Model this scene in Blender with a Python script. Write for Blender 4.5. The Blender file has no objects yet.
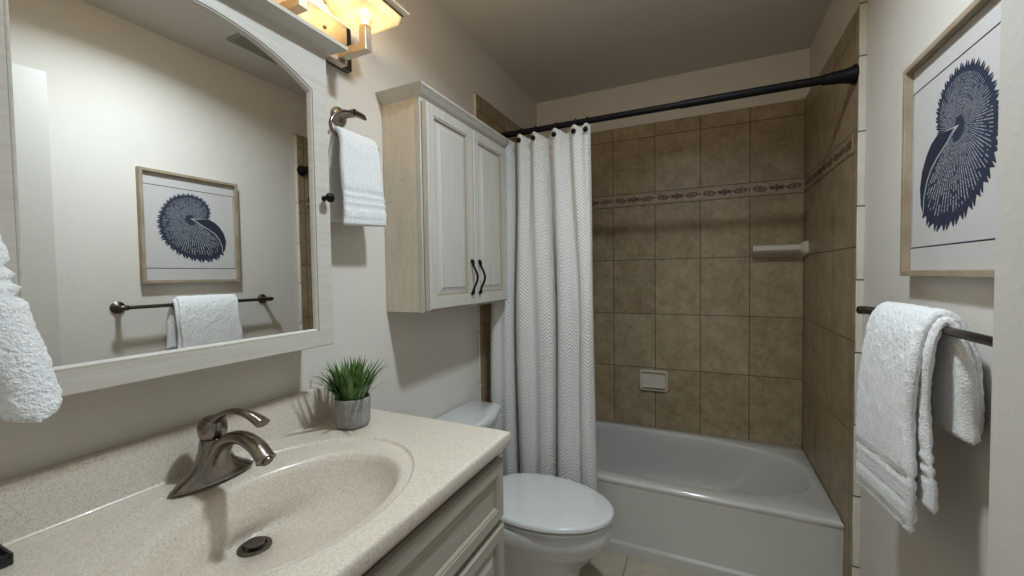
import bpy, bmesh, math, random
from math import sin, cos, pi, radians, sqrt, atan2
from mathutils import Vector, Matrix, noise

random.seed(7)
scene = bpy.context.scene
COL = scene.collection

# ------------------------------------------------------------------ camera
YAW, PITCH, ROLL = 0.4379, -0.0331, -0.0142
CAM = Vector((1.0405, 0.0, 1.311))
fwd = Vector((-sin(YAW) * cos(PITCH), cos(YAW) * cos(PITCH), sin(PITCH)))
rt = Vector((cos(YAW), sin(YAW), 0))
up = rt.cross(fwd)
rt2 = rt * cos(ROLL) + up * sin(ROLL)
up2 = -rt * sin(ROLL) + up * cos(ROLL)
cam_data = bpy.data.cameras.new('camera')
cam_data.sensor_width = 36.0
cam_data.lens = 411.27 / 1024 * 36.0
cam_data.clip_start = 0.01
cam = bpy.data.objects.new('camera', cam_data)
M = Matrix((rt2, up2, -fwd)).transposed().to_4x4()
M.translation = CAM
cam.matrix_world = M
COL.objects.link(cam)
scene.camera = cam

# ------------------------------------------------------------------ world, exposure, main light
world = bpy.data.worlds.new('world')
scene.world = world
world.use_nodes = True
world.node_tree.nodes['Background'].inputs[0].default_value = (0.80, 0.88, 1.0, 1)
world.node_tree.nodes['Background'].inputs[1].default_value = 0.25
vs = scene.view_settings
vs.view_transform = 'Standard'
vs.look = 'None'
vs.gamma = 1.0
vs.exposure = 0.12
vs.use_curve_mapping = False

DL = Vector((0.95, 0.90, 2.476))      # recessed downlight in the bathroom ceiling


def add_area(name, loc, size, power, color, rot=(0, 0, 0), spread=pi, shape='DISK', size_y=None):
    d = bpy.data.lights.new(name, 'AREA')
    d.shape = shape
    d.size = size
    if size_y:
        d.size_y = size_y
    d.energy = power
    d.color = color
    d.spread = spread
    o = bpy.data.objects.new(name, d)
    o.location = loc
    o.rotation_euler = rot
    COL.objects.link(o)
    return o


add_area('downlight_lamp', (DL.x, DL.y, DL.z - 0.012), 0.13, 16.0, (0.79, 0.91, 1.0), spread=radians(152))
# added fill lamp, unseen behind the camera, shining in through the open doorway
add_area('hall_fill', (1.12, -0.75, 1.25), 0.9, 3.5, (1.0, 0.94, 0.86), rot=(radians(90), 0, 0), shape='RECTANGLE', size_y=1.7)

# ------------------------------------------------------------------ materials
MATS = {}


def nmat(name):
    m = bpy.data.materials.new(name)
    m.use_nodes = True
    nt = m.node_tree
    return m, nt, nt.nodes['Principled BSDF']


def N(nt, typ, **kw):
    n = nt.nodes.new(typ)
    for k, v in kw.items():
        if k.startswith('i_'):
            key = k[2:]
            n.inputs[int(key) if key.isdigit() else key].default_value = v
        else:
            setattr(n, k, v)
    return n


def math_n(nt, op, a, b=None, c=None):
    n = nt.nodes.new('ShaderNodeMath')
    n.operation = op
    for i, v in enumerate((a, b, c)):
        if v is None:
            continue
        if isinstance(v, (int, float)):
            n.inputs[i].default_value = v
        else:
            nt.links.new(v, n.inputs[i])
    return n.outputs[0]


def mixc(nt, fac, a, b):
    n = nt.nodes.new('ShaderNodeMix')
    n.data_type = 'RGBA'
    for s, v in ((n.inputs[0], fac), (n.inputs[6], a), (n.inputs[7], b)):
        if isinstance(v, tuple):
            s.default_value = v if len(v) == 4 else (*v, 1)
        elif isinstance(v, (int, float)):
            s.default_value = v
        else:
            nt.links.new(v, s)
    return n.outputs[2]


def ramp(nt, fac, p0, p1):
    n = nt.nodes.new('ShaderNodeMapRange')
    n.inputs[1].default_value = p0
    n.inputs[2].default_value = p1
    nt.links.new(fac, n.inputs[0])
    return n.outputs[0]


def noise_tex(nt, scale, detail=3.0, rough=0.5, vec=None):
    n = N(nt, 'ShaderNodeTexNoise')
    n.inputs['Scale'].default_value = scale
    n.inputs['Detail'].default_value = detail
    n.inputs['Roughness'].default_value = rough
    if vec is None:
        tc = N(nt, 'ShaderNodeTexCoord')
        vec = tc.outputs['Object']
    nt.links.new(vec, n.inputs['Vector'])
    return n.outputs[0]


def bump(nt, bsdf, height, strength, dist=0.002):
    b = N(nt, 'ShaderNodeBump')
    b.inputs['Strength'].default_value = strength
    b.inputs['Distance'].default_value = dist
    nt.links.new(height, b.inputs['Height'])
    nt.links.new(b.outputs[0], bsdf.inputs['Normal'])


def simple(name, col, rough=0.5, metal=0.0, coat=0.0, spec=0.5, var=0.0, vscale=8.0, bumpy=None, col2=None):
    m, nt, b = nmat(name)
    b.inputs['Roughness'].default_value = rough
    b.inputs['Metallic'].default_value = metal
    b.inputs['Coat Weight'].default_value = coat
    b.inputs['Specular IOR Level'].default_value = spec
    b.inputs['Coat Roughness'].default_value = 0.06
    if col2 is None:
        col2 = tuple(c * (1 - var) for c in col)
    nz = noise_tex(nt, vscale, 4.0)
    f = ramp(nt, nz, 0.35, 0.65)
    nt.links.new(mixc(nt, f, col, col2), b.inputs['Base Color'])
    if bumpy:
        bump(nt, b, noise_tex(nt, bumpy[0], 3.0), bumpy[1], bumpy[2])
    MATS[name] = m
    return m


simple('paint', (0.66, 0.62, 0.56), 0.75, var=0.04, vscale=3, bumpy=(70, 0.35, 0.002))
simple('ceiling_paint', (0.56, 0.53, 0.48), 0.85, var=0.04, vscale=3, bumpy=(60, 0.35, 0.002))
simple('door_paint', (0.57, 0.55, 0.51), 0.6, var=0.03, vscale=3, bumpy=(90, 0.3, 0.0015))
simple('porcelain', (0.60, 0.61, 0.60), 0.12, coat=0.6, var=0.02)
simple('tub_enamel', (0.50, 0.49, 0.455), 0.14, coat=0.7, var=0.02)
simple('bone_ceramic', (0.58, 0.52, 0.43), 0.2, coat=0.5, var=0.03)
simple('trim_tile', (0.62, 0.57, 0.49), 0.4, var=0.08, vscale=12)
simple('nickel', (0.27, 0.24, 0.21), 0.24, metal=1.0, var=0.1, vscale=30)
simple('brushed_nickel', (0.58, 0.52, 0.44), 0.5, metal=1.0, var=0.1, vscale=40)
simple('dark_steel', (0.15, 0.13, 0.11), 0.35, metal=1.0, var=0.1)
simple('bronze', (0.12, 0.10, 0.085), 0.35, metal=1.0, var=0.2, vscale=25)
simple('black_metal', (0.005, 0.0045, 0.005), 0.5, spec=0.15, var=0.2)
simple('black_plastic', (0.008, 0.008, 0.009), 0.4)
simple('oak', (0.36, 0.28, 0.195), 0.5, col2=(0.27, 0.20, 0.13), vscale=14)
simple('paper', (0.52, 0.495, 0.475), 0.7, var=0.03)
simple('navy_ink', (0.020, 0.026, 0.055), 0.7, var=0.3, vscale=40)
simple('dark_ink', (0.012, 0.015, 0.032), 0.7)
simple('pale_ink', (0.34, 0.35, 0.38), 0.7)
simple('soil', (0.03, 0.022, 0.015), 0.95)
simple('chrome', (0.75, 0.75, 0.75), 0.1, metal=1.0)
simple('vent_paint', (0.26, 0.245, 0.19), 0.7)
simple('groove', (0.32, 0.27, 0.20), 0.7)
simple('base_paint', (0.70, 0.68, 0.63), 0.5)


def make_marble():
    m, nt, b = nmat('cultured_marble')
    b.inputs['Roughness'].default_value = 0.28
    b.inputs['Coat Weight'].default_value = 0.25
    n1 = noise_tex(nt, 340, 2.0, 0.6)
    n2 = noise_tex(nt, 150, 3.0, 0.6)
    f1 = ramp(nt, n1, 0.33, 0.43)
    base = mixc(nt, ramp(nt, n2, 0.40, 0.66), (0.66, 0.595, 0.50), (0.575, 0.51, 0.42))
    c = mixc(nt, f1, (0.42, 0.345, 0.27), base)
    nt.links.new(c, b.inputs['Base Color'])
    MATS['marble'] = m


make_marble()


def make_wood(name, col, glaze, axis_scale, rough=0.45, speck=None):
    m, nt, b = nmat(name)
    b.inputs['Roughness'].default_value = rough
    tc = N(nt, 'ShaderNodeTexCoord')
    mp = N(nt, 'ShaderNodeMapping')
    mp.inputs['Scale'].default_value = axis_scale
    nt.links.new(tc.outputs['Object'], mp.inputs['Vector'])
    nz = noise_tex(nt, 1.0, 6.0, 0.65, mp.outputs[0])
    c = mixc(nt, ramp(nt, nz, 0.42, 0.75), col, glaze)
    if speck:
        n2 = noise_tex(nt, 55, 3.0, 0.6)
        c = mixc(nt, math_n(nt, 'MULTIPLY', ramp(nt, n2, 0.55, 0.72), 0.6), c, speck)
    nt.links.new(c, b.inputs['Base Color'])
    bump(nt, b, nz, 0.15, 0.001)
    MATS[name] = m


make_wood('cream_vertical', (0.51, 0.485, 0.435), (0.44, 0.41, 0.355), (90, 90, 5))
make_wood('taupe_along_shaded', (0.40, 0.365, 0.31), (0.32, 0.285, 0.23), (90, 5, 90))  # vanity front: taupe glaze, darkened further to hold the front's shade in its colour
make_wood('cream_along', (0.56, 0.53, 0.475), (0.48, 0.445, 0.385), (90, 5, 90))
make_wood('cream_side', (0.63, 0.56, 0.45), (0.55, 0.48, 0.37), (60, 60, 6), speck=(0.45, 0.38, 0.29))


def make_tile(name, ax, off_u, pitch_u, lines_v_start, pitch_v, border=None, top_strip=None, floor=False, tint=(0.20, 0.142, 0.074), tint2=(0.40, 0.315, 0.195), bull=None):
    """tile grid in world metres: ax = index of the horizontal axis, v = z (or y for a floor)"""
    m, nt, b = nmat(name)
    geo = N(nt, 'ShaderNodeNewGeometry')
    sp = N(nt, 'ShaderNodeSeparateXYZ')
    nt.links.new(geo.outputs['Position'], sp.inputs[0])
    U = sp.outputs[ax]
    V = sp.outputs[1 if floor else 2]
    gw = 0.0035
    u = math_n(nt, 'DIVIDE', math_n(nt, 'SUBTRACT', U, off_u), pitch_u)
    if border:
        above = math_n(nt, 'GREATER_THAN', V, (border[0] + border[1]) / 2)
        shift = math_n(nt, 'MULTIPLY_ADD', above, border[1] - border[0], border[0])   # courses start at either edge of the border
        v = math_n(nt, 'DIVIDE', math_n(nt, 'SUBTRACT', V, shift), pitch_v)
    else:
        v = math_n(nt, 'DIVIDE', math_n(nt, 'SUBTRACT', V, lines_v_start), pitch_v)

    def line(t, pitch):
        fr = math_n(nt, 'FRACT', t)
        d = math_n(nt, 'MINIMUM', fr, math_n(nt, 'SUBTRACT', 1.0, fr))
        return ramp(nt, math_n(nt, 'MULTIPLY', d, pitch), gw * 0.35, gw * 0.8)   # 0 in the joint, 1 on the tile
    tile_mask = math_n(nt, 'MINIMUM', line(u, pitch_u), math_n(nt, 'MAXIMUM', line(v, pitch_v), math_n(nt, 'MULTIPLY', math_n(nt, 'LESS_THAN', V, 0.5), 0.0 if floor else 1.0)))
    cu = math_n(nt, 'FLOOR', u)
    cv = math_n(nt, 'FLOOR', v)
    cmb = N(nt, 'ShaderNodeCombineXYZ')
    nt.links.new(cu, cmb.inputs[0])
    nt.links.new(cv, cmb.inputs[1])
    wn = N(nt, 'ShaderNodeTexWhiteNoise')
    wn.noise_dimensions = '3D'
    nt.links.new(cmb.outputs[0], wn.inputs['Vector'])
    n1 = noise_tex(nt, 11.0, 8.0, 0.72, geo.outputs['Position'])
    n2 = noise_tex(nt, 45.0, 4.0, 0.6, geo.outputs['Position'])
    f = math_n(nt, 'ADD', math_n(nt, 'MULTIPLY', ramp(nt, n1, 0.36, 0.66), 0.65), math_n(nt, 'MULTIPLY', ramp(nt, n2, 0.35, 0.65), 0.22))
    f = math_n(nt, 'ADD', f, math_n(nt, 'MULTIPLY', wn.outputs[0], 0.25))
    c = mixc(nt, f, tint, tint2)
    c = mixc(nt, tile_mask, tuple(t * 0.42 for t in tint), c)
    nt.links.new(c, b.inputs['Base Color'])
    b.inputs['Roughness'].default_value = 0.38
    b.inputs['Specular IOR Level'].default_value = 0.35
    h = math_n(nt, 'ADD', math_n(nt, 'MULTIPLY', tile_mask, 1.0), math_n(nt, 'MULTIPLY', n1, 0.25))
    bump(nt, b, h, 0.35, 0.003)
    MATS[name] = m


ZB0, ZB1 = 1.7235, 1.8010        # decorative border, bottom and top
TP = 0.2509
make_tile('tile_back', 0, 1.52, TP, 0, 0.334, border=(ZB0, ZB1))
make_tile('tile_side', 1, 1.855, 0.25, 0, 0.334, border=(ZB0, ZB1))
make_tile('floor_tile', 0, 0.722, 0.335, 1.60, 0.335, floor=True, tint=(0.33, 0.27, 0.20), tint2=(0.43, 0.37, 0.29))
simple('border_tile', (0.36, 0.255, 0.165), 0.45, var=0.25, vscale=40)
simple('border_relief', (0.13, 0.08, 0.05), 0.5, var=0.3, vscale=60)


def make_mirror():
    m, nt, b = nmat('mirror_silver')
    b.inputs['Base Color'].default_value = (0.86, 0.88, 0.87, 1)
    b.inputs['Metallic'].default_value = 1.0
    b.inputs['Roughness'].default_value = 0.0
    MATS['mirror'] = m


make_mirror()


def make_fabric(name, col, fine, strength, col2=None):
    m, nt, b = nmat(name)
    b.inputs['Roughness'].default_value = 0.95
    b.inputs['Sheen Weight'].default_value = 0.25
    b.inputs['Specular IOR Level'].default_value = 0.1
    n1 = noise_tex(nt, fine, 3.0, 0.6)
    c = mixc(nt, ramp(nt, n1, 0.3, 0.6), tuple(x * 0.86 for x in col), col)
    nt.links.new(c, b.inputs['Base Color'])
    bump(nt, b, n1, strength, 0.004)
    MATS[name] = m


make_fabric('terry', (0.80, 0.80, 0.79), 260, 0.8)


def make_curtain():
    m, nt, b = nmat('curtain_weave')
    b.inputs['Roughness'].default_value = 0.9
    b.inputs['Specular IOR Level'].default_value = 0.1
    uv = N(nt, 'ShaderNodeUVMap')
    sp = N(nt, 'ShaderNodeSeparateXYZ')
    nt.links.new(uv.outputs[0], sp.inputs[0])
    u = math_n(nt, 'DIVIDE', sp.outputs[0], 0.074)
    fr = math_n(nt, 'FRACT', u)
    tri = math_n(nt, 'ABSOLUTE', math_n(nt, 'SUBTRACT', fr, 0.5))
    v = math_n(nt, 'ADD', math_n(nt, 'DIVIDE', sp.outputs[1], 0.0165), math_n(nt, 'MULTIPLY', tri, 4.0))
    s = math_n(nt, 'SINE', math_n(nt, 'MULTIPLY', v, 2 * pi))
    h = ramp(nt, s, -0.6, 0.6)
    c = mixc(nt, h, (0.70, 0.685, 0.66), (0.82, 0.80, 0.77))
    nt.links.new(c, b.inputs['Base Color'])
    bump(nt, b, h, 0.8, 0.004)
    tr = N(nt, 'ShaderNodeBsdfTranslucent')
    nt.links.new(c, tr.inputs[0])
    mx = N(nt, 'ShaderNodeMixShader')
    mx.inputs[0].default_value = 0.12
    nt.links.new(b.outputs[0], mx.inputs[1])
    nt.links.new(tr.outputs[0], mx.inputs[2])
    nt.links.new(mx.outputs[0], nt.nodes['Material Output'].inputs[0])
    MATS['curtain'] = m


make_curtain()


def make_leaf():
    m, nt, b = nmat('grass_leaf')
    b.inputs['Roughness'].default_value = 0.4
    n1 = noise_tex(nt, 60, 2.0)
    c = mixc(nt, ramp(nt, n1, 0.35, 0.65), (0.030, 0.095, 0.016), (0.13, 0.24, 0.06))
    nt.links.new(c, b.inputs['Base Color'])
    MATS['leaf'] = m


make_leaf()
simple('pot_concrete', (0.34, 0.33, 0.325), 0.7, col2=(0.25, 0.24, 0.235), vscale=60, bumpy=(180, 0.4, 0.001))


def make_glass():
    m, nt, b = nmat('frosted_glass')
    tr = N(nt, 'ShaderNodeBsdfTransparent')
    tr.inputs[0].default_value = (1.0, 0.93, 0.80, 1)
    tl = N(nt, 'ShaderNodeBsdfTranslucent')
    tl.inputs[0].default_value = (0.66, 0.60, 0.48, 1)
    df = N(nt, 'ShaderNodeBsdfDiffuse')
    df.inputs[0].default_value = (0.60, 0.54, 0.42, 1)
    m1 = N(nt, 'ShaderNodeMixShader')
    m1.inputs[0].default_value = 0.35
    nt.links.new(tl.outputs[0], m1.inputs[1])
    nt.links.new(df.outputs[0], m1.inputs[2])
    m2 = N(nt, 'ShaderNodeMixShader')
    m2.inputs[0].default_value = 0.45
    nt.links.new(m1.outputs[0], m2.inputs[1])
    nt.links.new(tr.outputs[0], m2.inputs[2])
    nt.links.new(m2.outputs[0], nt.nodes['Material Output'].inputs[0])
    MATS['frosted'] = m
    m, nt, b = nmat('clear_glass_rim')
    b.inputs['Base Color'].default_value = (0.80, 0.74, 0.60, 1)
    b.inputs['Roughness'].default_value = 0.15
    b.inputs['Transmission Weight'].default_value = 0.3
    MATS['rim_glass'] = m


make_glass()


def emit(name, col, s):
    m, nt, b = nmat(name)
    b.inputs['Base Color'].default_value = (*col, 1)
    b.inputs['Emission Color'].default_value = (*col, 1)
    b.inputs['Emission Strength'].default_value = s
    MATS[name] = m


emit('bulb_glow', (1.0, 0.80, 0.48), 5.0)
emit('downlight_lens', (0.88, 0.96, 1.0), 12.0)

# ------------------------------------------------------------------ object helpers
WORLD = {}


def thing(name, label, cat, loc=(0, 0, 0), group=None):
    o = bpy.data.objects.new(name, None)
    o.empty_display_size = 0.05
    o.location = loc
    o['label'] = label
    o['category'] = cat
    if group:
        o['group'] = group
    COL.objects.link(o)
    WORLD[o.name] = Vector(loc)
    return o


def obj(name, bm, mats, parent=None, smooth=True, angle=40, label=None, kind=None):
    """link a bmesh, built in world coordinates, as one mesh object"""
    if not isinstance(mats, (list, tuple)):
        mats = [mats]
    bmesh.ops.recalc_face_normals(bm, faces=bm.faces[:])
    me = bpy.data.meshes.new(name)
    org = WORLD[parent.name] if parent else None
    if org:
        for v in bm.verts:
            v.co -= org
    bm.to_mesh(me)
    bm.free()
    for mm in mats:
        me.materials.append(MATS[mm])
    if smooth:
        for p in me.polygons:
            p.use_smooth = True
        me.set_sharp_from_angle(angle=radians(angle))
    o = bpy.data.objects.new(name, me)
    COL.objects.link(o)
    if parent:
        o.parent = parent
        WORLD[o.name] = org
    else:
        WORLD[o.name] = Vector((0, 0, 0))
    if label:
        o['label'] = label
    if kind:
        o['kind'] = kind
    return o


def rebase(o, loc):
    """move the origin of a one-mesh thing to its base"""
    loc = Vector(loc)
    for v in o.data.vertices:
        v.co -= loc
    o.location = loc
    WORLD[o.name] = loc
    return o


def tag(o, label, cat, group=None):
    o['label'] = label
    o['category'] = cat
    if group:
        o['group'] = group
    return o


def struct(name, bm, mats, **kw):
    return obj(name, bm, mats, kind='structure', **kw)


def BM():
    return bmesh.new()


def box(bm, x0, x1, y0, y1, z0, z1, bev=0.0, seg=2, mi=0):
    vs_ = [bm.verts.new((x, y, z)) for z in (z0, z1) for (x, y) in ((x0, y0), (x1, y0), (x1, y1), (x0, y1))]
    fs = []
    for idx in ((3, 2, 1, 0), (4, 5, 6, 7), (0, 1, 5, 4), (1, 2, 6, 5), (2, 3, 7, 6), (3, 0, 4, 7)):
        f = bm.faces.new([vs_[i] for i in idx])
        f.material_index = mi
        fs.append(f)
    if bev > 0:
        es = list({e for f in fs for e in f.edges})
        r = bmesh.ops.bevel(bm, geom=es, offset=bev, segments=seg, affect='EDGES', profile=0.5)
        for f in r['faces']:
            f.material_index = mi
    return vs_


def loft(bm, loops, close_start=True, close_end=True, cyclic=True, mi=0, mis=None):
    rows = [[bm.verts.new(p) for p in lp] for lp in loops]
    n = len(rows[0])
    for k in range(len(rows) - 1):
        a, b = rows[k], rows[k + 1]
        for i in range(n if cyclic else n - 1):
            j = (i + 1) % n
            f = bm.faces.new((a[i], a[j], b[j], b[i]))
            f.material_index = mis[k] if mis else mi
    if close_start:
        f = bm.faces.new(rows[0][::-1])
        f.material_index = mis[0] if mis else mi
    if close_end:
        f = bm.faces.new(rows[-1])
        f.material_index = mis[-1] if mis else mi
    return rows


def tube(bm, pts, r, n=14, caps=True, mi=0, flat=None):
    """sweep a circle (or ellipse, flat = ratio) along points"""
    pts = [Vector(p) for p in pts]
    if not isinstance(r, (list, tuple)):
        r = [r] * len(pts)
    T = []
    for i in range(len(pts)):
        a = pts[max(i - 1, 0)]
        b = pts[min(i + 1, len(pts) - 1)]
        T.append((b - a).normalized())
    ref = Vector((0, 0, 1)) if abs(T[0].z) < 0.9 else Vector((1, 0, 0))
    nrm = (ref - T[0] * ref.dot(T[0])).normalized()
    loops = []
    for i, p in enumerate(pts):
        nrm = (nrm - T[i] * nrm.dot(T[i])).normalized()
        bn = T[i].cross(nrm)
        loops.append([p + (nrm * cos(2 * pi * k / n) * (flat or 1.0) + bn * sin(2 * pi * k / n)) * r[i] for k in range(n)])
    loft(bm, loops, caps, caps, mi=mi)


def lathe(bm, prof, origin, axis='z', n=32, mi=0, caps=True):
    """prof: list of (radius, height along the axis)"""
    o = Vector(origin)
    A = {'z': (Vector((1, 0, 0)), Vector((0, 1, 0)), Vector((0, 0, 1))),
         'x': (Vector((0, 1, 0)), Vector((0, 0, 1)), Vector((1, 0, 0))),
         '-x': (Vector((0, 0, 1)), Vector((0, 1, 0)), Vector((-1, 0, 0))),
         'y': (Vector((0, 0, 1)), Vector((1, 0, 0)), Vector((0, 1, 0)))}[axis]
    loops = [[o + A[0] * (r * cos(2 * pi * k / n)) + A[1] * (r * sin(2 * pi * k / n)) + A[2] * h for k in range(n)] for r, h in prof]
    loft(bm, loops, caps, caps, mi=mi)


def spline(pts, n):
    """Catmull-Rom through points"""
    pts = [Vector(p) for p in pts]
    out = []
    P = [pts[0] * 2 - pts[1]] + pts + [pts[-1] * 2 - pts[-2]]
    m = len(pts) - 1
    for k in range(n + 1):
        t = k / n * m
        i = min(int(t), m - 1)
        f = t - i
        a, b, c, d = P[i], P[i + 1], P[i + 2], P[i + 3]
        out.append(0.5 * ((2 * b) + (c - a) * f + (2 * a - 5 * b + 4 * c - d) * f * f + (3 * b - a - 3 * c + d) * f ** 3))
    return out


def front_panel(bm, y0, y1, z0, z1, steps, mi=0):
    """panel facing +x built from nested rectangles; steps: (inset, x, material of the band leading to it)"""
    loops, mis = [], []
    for ins, x, mm in steps:
        loops.append([(x, y0 + ins, z0 + ins), (x, y1 - ins, z0 + ins), (x, y1 - ins, z1 - ins), (x, y0 + ins, z1 - ins)])
        mis.append(mm)
    loft(bm, loops, True, True, mis=mis[1:] + [mi])


def extrude_y(bm, prof, y0, y1, mi=0):
    """closed xz profile extruded along y"""
    loft(bm, [[(x, y0, z) for x, z in prof], [(x, y1, z) for x, z in prof]], mi=mi)


# ------------------------------------------------------------------ room shell
W, WD, YB, ZC, ZT, YT = 1.52, 1.54, 2.65, 2.476, 2.2157, 1.8055
ZR, YU = 0.3546, 1.9027

bm = BM(); box(bm, -0.12, 1.66, -1.6, 2.78, -0.08, 0.0); struct('floor', bm, 'floor_tile', smooth=False)
bm = BM(); box(bm, -0.12, 1.66, -0.10, 2.78, ZC, ZC + 0.08); struct('ceiling', bm, 'ceiling_paint', smooth=False)
bm = BM(); box(bm, -0.12, 0.0, -0.10, 2.78, 0, ZC); struct('wall_left', bm, 'paint', smooth=False)
bm = BM(); box(bm, WD, 1.66, -0.10, 2.78, 0, ZC); struct('wall_right', bm, 'paint', smooth=False)
bm = BM(); box(bm, 0.0, WD, YB + 0.01, 2.78, 0, ZC); struct('wall_back', bm, 'paint', smooth=False)
bm = BM()
box(bm, 0.0, 0.78, -0.10, 0.02, 0, ZC)
box(bm, 0.78, 1.475, -0.10, 0.02, 2.085, ZC)
box(bm, 1.475, WD, -0.10, 0.02, 0, ZC)
struct('wall_front', bm, 'paint', smooth=False)

# tile cladding of the tub alcove
bm = BM(); box(bm, 0.0, WD, YB, YB + 0.01, 0, ZT, 0.0)
struct('wall_tile_back', bm, 'tile_back', smooth=False)
bm = BM(); box(bm, W, WD, YT + 0.006, YB, 0, ZT); struct('wall_tile_right', bm, 'tile_side', smooth=False)
bm = BM(); box(bm, 0.0, 0.010, YT + 0.004, YB, 0, ZT); struct('wall_tile_left', bm, 'tile_side', smooth=False)


def edge_trim(name, x0, x1):
    """cream edge of the tile build-up, in pieces with dark joints"""
    bm = BM()
    z = 0.0
    zs = [0.0] + [0.255 + 0.255 * k for k in range(8)] + [ZT]
    for a, b in zip(zs[:-1], zs[1:]):
        if b - a > 0.01:
            box(bm, x0, x1, YT - 0.002, YT + 0.006, a + 0.0015, b - 0.0015, 0.0015, 1)
            box(bm, x0 - 0.0005, x1, YT - 0.0024, YT + 0.006, b - 0.0016, b + 0.0016, mi=1)
    return struct(name, bm, ['trim_tile', 'border_relief'])


edge_trim('trim_1', W - 0.001, WD)
edge_trim('trim_2', 0.0, 0.011)


def border(name, axis, fixed, a0, a1, period, phase, sgn):
    """listello: a slightly raised strip with rosettes and leaf ovals; axis 0 runs along x on the back wall, 1 along y"""
    bm = BM()
    th = 0.002

    def P(a, z, d):
        return (a, fixed + sgn * d, z) if axis == 0 else (fixed + sgn * d, a, z)
    zc, hz = (ZB0 + ZB1) / 2, (ZB1 - ZB0) / 2 - 0.003
    loops = [[P(a0, zc - hz, 0), P(a1, zc - hz, 0), P(a1, zc + hz, 0), P(a0, zc + hz, 0)],
             [P(a0, zc - hz, th), P(a1, zc - hz, th), P(a1, zc + hz, th), P(a0, zc + hz, th)]]
    loft(bm, loops)

    def blob(ca, cz, ra, rz, rot=0.0, hole=True):
        n = 14
        def ring(k, d):
            out = []
            for i in range(n):
                t = 2 * pi * i / n
                x, y = ra * k * cos(t), rz * k * sin(t)
                x, y = x * cos(rot) - y * sin(rot), x * sin(rot) + y * cos(rot)
                out.append(P(min(max(ca + x, a0), a1), cz + y, d))
            return out
        if hole:
            loft(bm, [ring(1.0, th), ring(0.92, th + 0.002), ring(0.70, th + 0.002), ring(0.60, th + 0.0006)], False, False, mi=1)
            loft(bm, [ring(0.42, th), ring(0.30, th + 0.0018)], False, True, mi=1)
        else:
            loft(bm, [ring(1.0, th), ring(0.8, th + 0.002)], False, True, mi=1)
    c = a0 - ((a0 - phase) % period)
    while c < a1 + period:
        for d, ra, rz, rot, hole in ((0.0, 0.012, 0.012, 0, True), (0.022, 0.017, 0.0055, 0.75, False), (-0.022, 0.017, 0.0055, -0.75, False), (0.0, 0.006, 0.022, 0, False),
                                     (0.022, 0.017, 0.0055, -0.75, False), (-0.022, 0.017, 0.0055, 0.75, False),
                                     (0.080, 0.033, 0.016, 0.12, True), (-0.080, 0.033, 0.016, -0.12, True),
                                     (0.122, 0.006, 0.008, 0, False), (0.042, 0.006, 0.004, 0, False), (-0.042, 0.006, 0.004, 0, False)):
            if a0 + 0.012 < c + d < a1 - 0.012:
                blob(c + d, zc, ra, rz, rot, hole)
        c += period
    # cord lines above and below
    for z in (zc - hz + 0.007, zc + hz - 0.007):
        loft(bm, [[P(a0, z - 0.0022, th), P(a1, z - 0.0022, th), P(a1, z + 0.0022, th), P(a0, z + 0.0022, th)],
                  [P(a0, z - 0.0012, th + 0.0016), P(a1, z - 0.0012, th + 0.0016), P(a1, z + 0.0012, th + 0.0016), P(a0, z + 0.0012, th + 0.0016)]], False, True, mi=0)
    return struct(name, bm, ['border_tile', 'border_relief'])


border('trim_3', 0, YB, 0.012, W, TP, 1.52 - TP / 2, -1)
border('trim_4', 1, W, YT + 0.055, YB - 0.002, 0.25, 1.855 + 0.125, -1)
border('trim_5', 1, 0.010, YT + 0.055, YB - 0.002, 0.25, 1.855 + 0.125, 1)

# baseboards
bm = BM(); box(bm, WD - 0.014, WD, 0.021, YT - 0.003, 0, 0.10, 0.004); struct('baseboard_right', bm, 'base_paint')
bm = BM(); box(bm, 0.0, 0.014, 0.99, YT - 0.003, 0, 0.10, 0.004); struct('baseboard_left', bm, 'base_paint')

# open door standing against the right wall; camera side of the doorway
hx, hy, tx, ty = 1.455, 0.045, 1.34, 0.66
dv = Vector((tx - hx, ty - hy, 0)); L = dv.length; dv.normalize(); dn = Vector((dv.y, -dv.x, 0))   # dn points to the right wall


def door_pt(a, b, z):
    q = Vector((hx, hy, 0)) + dv * a + dn * b
    return (q.x, q.y, z)


bm = BM()
loft(bm, [[door_pt(0, 0, z), door_pt(L, 0, z), door_pt(L, 0.035, z), door_pt(0, 0.035, z)] for z in (0.012, 2.066)])
bmesh.ops.bevel(bm, geom=bm.edges[:], offset=0.0015, segments=2, affect='EDGES')
door = struct('door_1', bm, 'door_paint')
bm = BM()
q = Vector(door_pt(L - 0.085, 0, 0.94))
for s, off in ((-1, 0.0), (1, 0.035)):
    pts, rr = [], []
    for d, r in ((0, 0.025), (0.006, 0.025), (0.008, 0.011), (0.028, 0.011), (0.032, 0.022), (0.042, 0.027), (0.052, 0.024), (0.056, 0.012)):
        pts.append(q + dn * (off + s * d)); rr.append(r)
    tube(bm, pts, rr, 20)
obj('door_knob', bm, 'nickel', door)

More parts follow.
